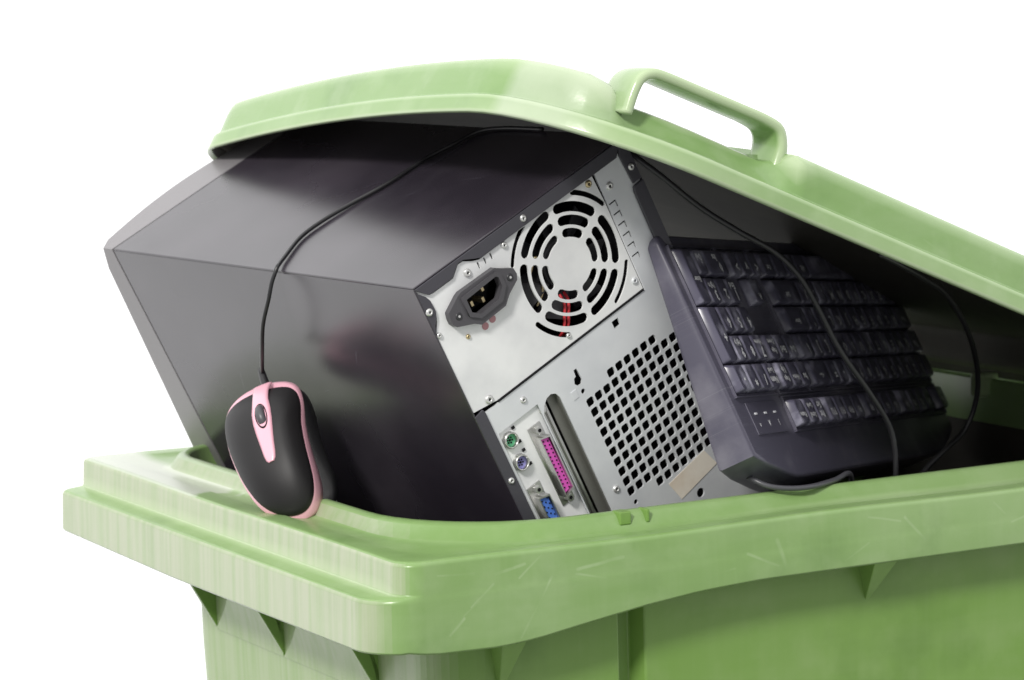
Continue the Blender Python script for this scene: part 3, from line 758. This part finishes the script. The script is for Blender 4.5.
# ------------------------------------------------------------------ the keyboard
KS = 1.0810
KU = V(.78106243, .61536675, -.10613786); KV = V(.19965511, -.4071414, -.89127646); KD = V(-.59167501, .67495159, -.44086396)
KO = V(.24105799, .09358377, .16954533)
cam_r = V(-.7915, -1.5829, .3357)
KO = cam_r + (KO-cam_r)*.9965 + (V(-.875, .484, .15)*.0045 + V(0, 0, .0030))
KL, KW = .447, .147
_r = Matrix.Rotation(.006, 3, KU); KP = KO + KV*.155*KS
if ((_r @ -KV)-(-KV)).dot(KD) < 0: _r = Matrix.Rotation(-.006, 3, KU)
KO = KP + _r @ (KO-KP); KV = _r @ KV; KD = _r @ KD
X, Y, Zv = -KU, KV, -KD
org = KO + KU*KL*KS
MK = frame(((X.x, Y.x, Zv.x), (X.y, Y.y, Zv.y), (X.z, Y.z, Zv.z)), org)
KBR = root('keyboard', MK, (KL/2*KS, KW/2*KS, -.014*KS))
tag(KBR, 'black computer keyboard standing upside down against the tower back panel', 'keyboard')
# case outline: straight sides, bowed back edge
def kb_outline(ins):
    pts = []
    r = .007
    for k in range(6): a = PI+PI/2*k/5; pts.append((ins+r+r*math.cos(a), ins+r+r*math.sin(a)))
    for k in range(6): a = -PI/2+PI/2*k/5; pts.append((KL-ins-r+r*math.cos(a), ins+r+r*math.sin(a)))
    n = 30
    pts.append((KL-ins, KW-ins-.004))
    for k in range(1, n):
        x = KL-ins-(KL-2*ins)*k/n; e = min(1, min(k, n-k)/n*7.0); e = e*e*(3-2*e)*.5 + e*.5
        pts.append((x, KW-ins+.0135*e))
    pts.append((ins, KW-ins-.004))
    return pts
def kloop(ins, z): return [V(x*KS, y*KS, z*KS) for x, y in kb_outline(ins)]
def klp(ins, zf): return [V(x*KS, y*KS, zf(x, y)*KS) for x, y in kb_outline(ins)]
zb = lambda d: (lambda x, y: -(.0085 + .0175*max(0, y)/KW) + d)
kl = [klp(.005, zb(0)), klp(.0015, zb(.0008)), klp(.0004, zb(.003)), kloop(0, -.002), kloop(.0002, -.0006), kloop(.0010, .0001), kloop(.0022, .0003)]
vs, fs = loft(kl, (True, True))
kb = mesh('keyboard_case', vs, fs, KB, KBR, True)
em = kb.modifiers.new('edge', 'EDGE_SPLIT'); em.split_angle = math.radians(50)
# raised borders around key wells (thin ridge frames)
PT = .019
def y_row(r): return .0195 + PT*r
def text_mesh(s, size):
    cu = bpy.data.curves.new('t', 'FONT'); cu.body = s; cu.size = size; cu.align_x = 'CENTER'; cu.align_y = 'CENTER'; cu.resolution_u = 1; cu.offset = .03*size
    o = bpy.data.objects.new('t', cu); C.objects.link(o)
    dg = bpy.context.evaluated_depsgraph_get(); dg.update()
    me = bpy.data.meshes.new_from_object(o.evaluated_get(dg)); bpy.data.objects.remove(o); bpy.data.curves.remove(cu)
    out = ([v.co.copy() for v in me.vertices], [tuple(p.vertices) for p in me.polygons]); bpy.data.meshes.remove(me)
    return out
KCNT = 0
def key(x, y, w=1, h=1, s='', lay=None):
    """x,y: centre"""
    global KCNT; KCNT += 1
    W2, H2 = (w*PT-.0005)/2, (h*PT-.0005)/2
    t = .0014; zt = .0066
    def rr(hw, hh, dy, z, r, sag=0):
        pts = []
        for cx, cy, a0 in ((hw-r, hh-r, 0), (-hw+r, hh-r, PI/2), (-hw+r, -hh+r, PI), (hw-r, -hh+r, 1.5*PI)):
            for k in range(4): a = a0+PI/2*k/3; pts.append(V(x+cx+r*math.cos(a), y+dy+cy+r*math.sin(a), z)*1)
        return [V(p.x*KS, p.y*KS, p.z*KS) for p in pts]
    l = [rr(W2, H2, 0, .0002, .0012), rr(W2-.0002, H2-.0002, 0, .002, .0014), rr(W2-t, H2-t*.9, .0008, zt-.0007, .0022), rr(W2-t-.0007, H2-t*.9-.0007, .0008, zt, .0022), rr((W2-t)*.5, (H2-t)*.5, .0008, zt-.0007, .0012)]
    v_, f_ = loft(l, (True, True)); mb = MB(); mb.add(v_, f_)
    # legends
    for i, ln in enumerate(s.split('|')):
        if not ln: continue
        sz = .0094 if len(ln) == 1 else (.0062 if len(ln) < 4 else .0048)
        tv, tf = text_mesh(ln, sz)
        ox = x - (W2-t)*.30 if len(ln) == 1 else x
        oy = y + .0008 + (.0030 if '|' in s else .0022) - i*.0062
        mb.add([V((v.x+ox)*KS, (v.y+oy)*KS, (zt+.00006)*KS) for v in tv], tf, 1)
    return mb.build('key', [KEY, LEG], KBR, True)
N0 = KL-.010-4*PT             # left edge of the numeric pad
M0 = N0-.006-3*PT             # cursor block
B0 = M0-.006-15*PT            # main block
for r, row in enumerate([['', '.|Del', ''], ['1|End', '2', '3|PgDn'], ['4', '5', '6'], ['7|Home', '8', '9|PgUp'], ['Num|Lock', '/', '*', '-']]):
    for i, s in enumerate(row):
        if r == 0:
            if i == 0: key(N0+PT, y_row(0), 2, 1, '0|Ins')
            if i == 1: key(N0+2.5*PT, y_row(0), 1, 1, '.|Del')
        else: key(N0+(i+.5)*PT, y_row(r), 1, 1, s)
key(N0+3.5*PT, y_row(.5), 1, 2, 'Enter'); key(N0+3.5*PT, y_row(2.5), 1, 2, '+')
for i in range(3): key(M0+(i+.5)*PT, y_row(0), 1, 1, '<v>'[i])
key(M0+1.5*PT, y_row(1), 1, 1, '^')
for r, row in ((3, ['Del', 'End', 'Page|Down']), (4, ['Ins', 'Home', 'Page|Up']), (5.316, ['Prt|Scr', 'Scroll|Lock', 'Pause'])):
    for i, s in enumerate(row): key(M0+(i+.5)*PT, y_row(r), 1, 1, s)
def rowk(r, items):
    x = 0
    for w, s in items:
        if s != None: key(B0+(x+w/2)*PT, y_row(r), w, 1, s)
        x += w
rowk(0, [(1.25, 'Ctrl'), (1.25, 'Alt')] + [(1.25, '')] + [(6.25, '')] + [(1.25, 'Alt'), (1.25, ''), (1.25, ''), (1.25, 'Ctrl')])
rowk(1, [(2.25, 'Shift')] + [(1, c_) for c_ in 'ZXCVBNM,./'] + [(2.75, 'Shift')])
rowk(2, [(1.75, 'Caps')] + [(1, c_) for c_ in "ASDFGHJKL;'"] + [(2.25, 'Enter')])
rowk(3, [(1.5, 'Tab')] + [(1, c_) for c_ in 'QWERTYUIOP[]'] + [(1.5, '\\')])
rowk(4, [(1, '`')] + [(1, c_) for c_ in '1234567890-='] + [(2, '<--')])
rowk(5.316, [(1, 'Esc'), (1, None)] + [(1, 'F%d' % i) for i in (1, 2, 3, 4)] + [(.5, None)] + [(1, 'F%d' % i) for i in (5, 6, 7, 8)] + [(.5, None)] + [(1, 'F%d' % i) for i in (9, 10, 11, 12)])
# indicator panel with three lights' labels
m = MB(); m.box(((N0+.010)*KS, (y_row(5.316)-.010)*KS, .0003*KS), ((N0+.066)*KS, (y_row(5.316)+.011)*KS, .0012*KS)); ip = m.build('indicator_panel', KB, KBR, bevel=.0005)
for i in range(3):
    m = MB()
    for s, dy in (('1A^'[i], .0062),):
        tv, tf = text_mesh(s, .005); m.add([V((v.x+N0+.020+i*.018)*KS, (v.y+y_row(5.316)+.004)*KS, .0013*KS) for v in tv], tf)
        m.box(((N0+.018+i*.018)*KS, (y_row(5.316)-.003)*KS, .0012*KS), ((N0+.022+i*.018)*KS, (y_row(5.316)-.0018)*KS, .0016*KS))
    m.build('indicator_mark', LEG, ip, base=FR[KBR.name])
# recess ridges round the key blocks
for (x0, x1, y0, y1) in ((N0-.0015, KL-.0085, .0085, .1065), (M0-.0015, N0-.0045, .0085, .1065), (B0-.0015, M0-.0045, .0085, .1065), (B0-.0015, N0-.0045, .1095, .1315)):
    m = MB(); e = .0009
    for a, b_ in (((x0-e, y0-e), (x1+e, y0)), ((x0-e, y1), (x1+e, y1+e)), ((x0-e, y0), (x0, y1)), ((x1, y0), (x1+e, y1))):
        m.box((a[0]*KS, a[1]*KS, .0002*KS), (b_[0]*KS, b_[1]*KS, .0022*KS))
    m.build('key_well_ridge', KB, KBR, bevel=.0003)

# ------------------------------------------------------------------ the mouse
tail = V(.0245, .191, .0012); nose = V(.0294, .2594, .0815)
Ld = (nose-tail).normalized(); n0 = V(-.62, -.785, .08); Nd = (n0-Ld*n0.dot(Ld)).normalized(); Sd = Ld.cross(Nd)      # Sd: to the mouse's right seen from outside
ML = (nose-tail).length
# frame: x = Sd, y = Ld, z = Nd
o_ = tail - Nd*.021
MM = frame(((Sd.x, Ld.x, Nd.x), (Sd.y, Ld.y, Nd.y), (Sd.z, Ld.z, Nd.z)), o_)
MS = root('computer_mouse', MM, (0, ML/2, 0))
tag(MS, 'black and pink computer mouse hanging by its cord onto the bin rim', 'mouse')
NA = 64
RT = [(0, 23.5), (.27, 22.5), (.41, 19), (.6, 17.2), (.78, 16.6), (1, 15.5)]
LT = [(0, 27), (.1, 32), (.27, 35), (.41, 35), (.6, 32.5), (.78, 28), (.89, 24), (1, 19)]
def hwid(side, f):
    t = abs(2*f-1); k = 5 if f > .5 else 8
    tab = RT if side > 0 else LT
    v = (lerpt(tab, f-.05)+lerpt(tab, f)+lerpt(tab, f+.05))/3
    return v/1000*max(0, 1-min(1, t)**k)**.5
def mo(a, sc=1.0, dx=0, dy=0, wf=1.0):
    """outline point; a from 0 (right) counter clockwise, nose at +y"""
    c_, s_ = math.cos(a), math.sin(a)
    sy = math.copysign(abs(s_)**.72, s_); f = (1-sy)/2
    f = min(1, max(0, f))
    x = hwid(1 if c_ > 0 else -1, f)*(1 if c_ > 0 else -1)
    if abs(c_) < 1e-6: x = 0
    y = ML/2*sy
    if dx and c_ > 0: x += dx*c_**.5*(f*1.25)
    sk = max(0, sy+.15)/1.15; yy = (y - .20*x*sk**1.5)*sc
    if dy: yy -= dy*max(0, sy)**3
    return (x*sc, ML/2 + yy)
def mdome(x, y):
    """height of the shell over the base"""
    t = (y-ML/2)/(ML/2); u = x/.031
    return .034*(1-.42*max(0, t)**2.2-.22*max(0, -t)**2.4) * (1-.16*u*u)
def ring(sc, zf, dx=0, dy=0):
    out = []
    for i in range(NA):
        x, y = mo(2*PI*i/NA, sc, dx, dy); out.append(V(x, y, zf(x, y, 2*PI*i/NA)))
    return out
def band(lo_, x, y, a):
    # pink band height: flares towards the tail on the right side
    t = (y-ML/2)/(ML/2); rt = max(0, math.cos(a))
    f = mdome(x, y)*.62
    return f
def seam_lo(x, y, a):
    t = (y-ML/2)/(ML/2); rt = max(0, math.cos(a))
    flare = .0018*max(0, t)**2 + rt*(.0010 + .010*max(0, min(1, (.5-t)/1.2))**1.3)
    return mdome(x, y)*.60 - .0022 - flare
def seam_hi(x, y, a): return mdome(x, y)*.60
# black base + sides
rg = [ring(.90, lambda x, y, a: 0, .007), ring(.97, lambda x, y, a: .0015, .009), ring(1.0, lambda x, y, a: min(.005, seam_lo(x, y, a)*.35), .009), ring(1.0, lambda x, y, a: seam_lo(x, y, a)*.65, .006), ring(.99, seam_lo, .0015), ring(.95, lambda x, y, a: seam_lo(x, y, a)+.0002)]
vs, fs = loft(rg, (True, False)); mesh('side_grip', vs, fs, MGLS, MS, True)
rg = [ring(.94, lambda x, y, a: seam_lo(x, y, a)-.0003), ring(.985, lambda x, y, a: seam_lo(x, y, a)+.0000), ring(1.018, lambda x, y, a: seam_lo(x, y, a)+.0007), ring(1.015, lambda x, y, a: (seam_lo(x, y, a)+seam_hi(x, y, a))/2), ring(.985, lambda x, y, a: seam_hi(x, y, a)-.0002), ring(.955, lambda x, y, a: seam_hi(x, y, a)+.0016), ring(.90, lambda x, y, a: seam_hi(x, y, a)+.0020, 0, .0062)]
vs, fs = loft(rg); mesh('pink_trim', vs, fs, PINK, MS, True)
def shell(sc, lift):
    return ring(sc, lambda x, y, a: seam_hi(x, y, a) + (mdome(x, y)-seam_hi(x, y, a))*(1-sc**4)**.75*1.0 + lift, 0, .0062*sc)
rg = [ring(.955, lambda x, y, a: seam_hi(x, y, a)+.0002, 0, .0062), ring(.965, lambda x, y, a: seam_hi(x, y, a)+.0018, 0, .0062)] + [shell(s, .0016) for s in (.955, .93, .9, .86, .8, .7, .58, .44, .3, .16, .05)]
vs, fs = loft(rg, (False, True)); mesh('shell', vs, fs, MBLK, MS, True)
def on_shell(x, y, lift):
    lo, hi = 0.02, 1.0
    for _ in range(26):
        md = (lo+hi)/2
        skk = max(0, min(1, (y-ML/2)/(ML/2*md))+.15)/1.15; q = (y-ML/2+.20*x*skk**1.5)/(ML/2*md)
        if abs(q) < 1 and abs(x)/md < hwid(1 if x > 0 else -1, (1-q)/2): hi = md
        else: lo = md
    sc = hi
    return mdome(x, y)*.60 + mdome(x, y)*.40*(1-min(1, sc)**4)**.75 + .0016 + lift
# pink centre strip from the nose to mid back, with the scroll wheel
st_ = []; 
prof = [(.968, .0066), (.94, .0060), (.88, .0054), (.8, .0056), (.72, .0066), (.64, .0066), (.56, .0058), (.48, .0048), (.40, .0040), (.365, .0032), (.345, .0016)]
vs = []; fs = []
NL = 7
ys = []
for i in range(len(prof)-1):
    for k in range(3):
        t = k/3; ys.append((prof[i][0]*(1-t)+prof[i+1][0]*t, prof[i][1]*(1-t)+prof[i+1][1]*t))
ys.append(prof[-1])
for yf, hw in ys:
    yy = ML*yf*.985 + .0003
    for j in range(NL):
        e = -1 + 2*j/(NL-1); xx = hw*e + .0006 - .0066*(1-yf)
        z = on_shell(xx, min(yy, ML*.965), .0007*(1-abs(e)**6) - .0004)
        vs.append((xx, yy, z))
for i in range(len(ys)-1):
    for j in range(NL-1): a = i*NL+j; fs.append((a, a+1, a+NL+1, a+NL))
cs = mesh('centre_strip', vs, fs, PINK, MS, True, fix=False)
so = cs.modifiers.new('th', 'SOLIDIFY'); so.thickness = .0012; so.offset = 0
# wheel well and wheel
wy = ML*.67; WX = -.0016; wz = on_shell(WX, wy, 0)
m = MB(); n = 24
vs = []; fs = []
for r_, dz in ((1.0, .0006), (1.0, .0010), (.86, .0012), (.8, .0004)):
    for i in range(n):
        a = 2*PI*i/n; xx = WX+.0043*r_*math.cos(a); yy = wy+.0104*r_*math.sin(a)
        vs.append((xx, yy, on_shell(xx, yy, 0)+dz))
v_, f_ = vs, []
for j in range(3):
    for i in range(n): a, b_ = j*n+i, j*n+(i+1) % n; f_.append((a, b_, b_+n, a+n))
f_.append(tuple(range(3*n, 4*n)))
mesh('wheel_well', v_, f_, HOLE, MS, True)
vs = []; fs = []; n = 28
for xx, r_ in ((WX-.0030, .0088), (WX-.0023, .0100), (WX, .0105), (WX+.0023, .0100), (WX+.0030, .0088)):
    for i in range(n): a = 2*PI*i/n; vs.append((xx, wy+r_*math.cos(a), wz-.0062+r_*math.sin(a)))
for j in range(4):
    for i in range(n): a, b_ = j*n+i, j*n+(i+1) % n; fs.append((a, b_, b_+n, a+n))
fs += [tuple(range(n)), tuple(range(4*n, 5*n))]
mesh('scroll_wheel', vs, fs, GREYP, MS, True)
# thin button split and skid foot
m = MB(); m.box((.004, .003, -.0008), (.020, .010, .0002)); m.build('skid_foot', SKID, MS, bevel=.0003)
m = MB(); m.box((-.006, ML-.014, -.0008), (.010, ML-.006, .0002)); m.build('skid_foot', SKID, MS, bevel=.0003)

def toW(Mf, p): return Mf @ Vector(p)
def toM(pw): return MM.inverted() @ pw
def pc(u, v, w): return MC @ V(u/1000, v/1000, w/1000)
nz = MM @ V(.0008, ML*1.0, mdome(0, ML)*.62)
path = [nz - (MM.to_3x3() @ V(0, .006, 0)), nz, nz+(MM.to_3x3() @ V(0, .007, 0)), V(.0285, .250, .1014+Z0), V(.0240, .237, .1195+Z0), V(.0240, .227, .1365+Z0), V(.0256, .2245, .1475+Z0), pc(-.5, -3.3, 150.9), pc(4, -3.5, 154), pc(12, -2.9, 160), pc(36, -2.6, 173.5), pc(56, -2.6, 175), pc(78, -2.6, 170.5), pc(98, -2.6, 164), pc(114, -2.8, 160.5), pc(128, -2.6, 160), pc(141, -2.6, 158.5), pc(158, -2.6, 151), pc(175, -2.6, 143), pc(181, -2.5, 120), pc(182, -2.5, 80)]
path = [toM(p) for p in path]
tube('cord', path, .00142, CORD, MS, 8, 10)
tube('strain_relief', [toM(nz-(MM.to_3x3() @ V(0, .004, 0))), toM(nz+(MM.to_3x3() @ V(0, .004, 0))), toM(nz+(MM.to_3x3() @ V(.0, .011, 0)))], lambda t: .0032-.0010*t, CORD, MS, 6, 12)

# ------------------------------------------------------------------ cables in front of and beside the keyboard
def cable(name, label, pts, r, mt, root_pt, cat, **k):
    o = tube(name, [V(*p) - V(*root_pt) for p in pts], r, mt, None, 8, 10)
    o.location = V(*root_pt) + V(0, 0, Z0); tag(o, label, cat); return o
cable('keyboard_cable', 'thin black cable hanging from the lid diagonally across the keyboard face', [(.2201, .1000, .2274), (.2215, .0880, .2214), (.2312, .0800, .2117), (.2574, .0750, .1902), (.2840, .0700, .1729), (.3105, .0700, .1583), (.3295, .0700, .1408), (.3446, .0720, .1194), (.3635, .0750, .0901), (.3891, .0780, .0590), (.4056, .0800, .0359), (.4102, .0800, .0186), (.4107, .0800, -.0017), (.4149, .0850, -.0163)], .0019, CORD, (.4149, .085, -.0163), 'cable')
cable('loose_cable', 'black cable arcing down from the lid beside the far end of the keyboard', [(0.3643, 0.0300, 0.1560), (0.3911, 0.0400, 0.1452), (0.4217, 0.0600, 0.1338), (0.4574, 0.0850, 0.1194), (0.4995, 0.1200, 0.0922), (0.5316, 0.1500, 0.0624), (0.5398, 0.1600, 0.0358), (0.5336, 0.1650, 0.0122), (0.5150, 0.1650, -0.0018), (0.4973, 0.1650, -0.0143), (0.4761, 0.1600, -0.0329)], .0019, CORD, (.4761, .16, -.0329), 'cable')
cable('cable_loop', 'short dark grey cable loop lying on the bin lip beneath the keyboard corner', [(.2768, .0700, .0198), (.2751, .0500, .0174), (.2821, .0400, .0128), (.2955, .0350, .0105), (.3124, .0350, .0100), (.3372, .0450, .0104), (.3595, .0600, .0101), (.375, .08, -.01)], .0018, CORDG, (.2955, .035, .0095), 'cable')

# ------------------------------------------------------------------ light
w = bpy.data.worlds.new('World'); bpy.context.scene.world = w; w.use_nodes = True
bg = w.node_tree.nodes['Background']; bg.inputs[1].default_value = 1.0
N, Lk = w.node_tree.nodes, w.node_tree.links     # white backdrop behind the bin, dimmed towards the camera to shape the light
tc = N.new('ShaderNodeTexCoord'); dp = N.new('ShaderNodeVectorMath'); dp.operation = 'DOT_PRODUCT'; dp.inputs[1].default_value = (.30, .72, .55)
mr = N.new('ShaderNodeMapRange'); mr.interpolation_type = 'SMOOTHSTEP'; mr.inputs['From Min'].default_value = -.45; mr.inputs['From Max'].default_value = .42; mr.inputs['To Min'].default_value = .52; mr.inputs['To Max'].default_value = 1.45
Lk.new(tc.outputs['Generated'], dp.inputs[0]); Lk.new(dp.outputs['Value'], mr.inputs[0])
cb = N.new('ShaderNodeCombineColor'); 
for i in range(3): Lk.new(mr.outputs[0], cb.inputs[i])
Lk.new(cb.outputs[0], bg.inputs[0])
sun = bpy.data.lights.new('Sun', 'SUN'); sun.energy = 2.7; sun.angle = math.radians(9); sun.color = (1, .975, .93)
so_ = bpy.data.objects.new('Sun', sun); C.objects.link(so_)
so_.rotation_euler = V(.70, .50, -.60).to_track_quat('-Z', 'Y').to_euler(); so_.location = (-2, -1, 3)

# ------------------------------------------------------------------ camera
cd = bpy.data.cameras.new('Camera'); co = bpy.data.objects.new('Camera', cd); C.objects.link(co)
cd.sensor_width = 36; cd.lens = 3088.6808566/1024*36; cd.clip_end = 300; cd.clip_start = .05
yaw, pit, rol = 1.068772, .115532, -.027174
fw = V(math.cos(yaw)*math.cos(pit), math.sin(yaw)*math.cos(pit), -math.sin(pit))
rt = V(math.sin(yaw), -math.cos(yaw), 0); up = rt.cross(fw)
r2 = rt*math.cos(rol)+up*math.sin(rol); u2 = -rt*math.sin(rol)+up*math.cos(rol)
M = Matrix.Identity(4)
for i in range(3): M[i][0] = r2[i]; M[i][1] = u2[i]; M[i][2] = -fw[i]
M[0][3], M[1][3], M[2][3] = -.791483, -1.582909, .335684+Z0
co.matrix_world = M
cd.dof.use_dof = True; cd.dof.focus_distance = 1.86; cd.dof.aperture_fstop = 16
sc = bpy.context.scene; sc.camera = co
sc.render.engine = 'CYCLES'
sc.view_settings.view_transform = 'Standard'; sc.view_settings.look = 'None'; sc.view_settings.exposure = 0; sc.view_settings.gamma = 1
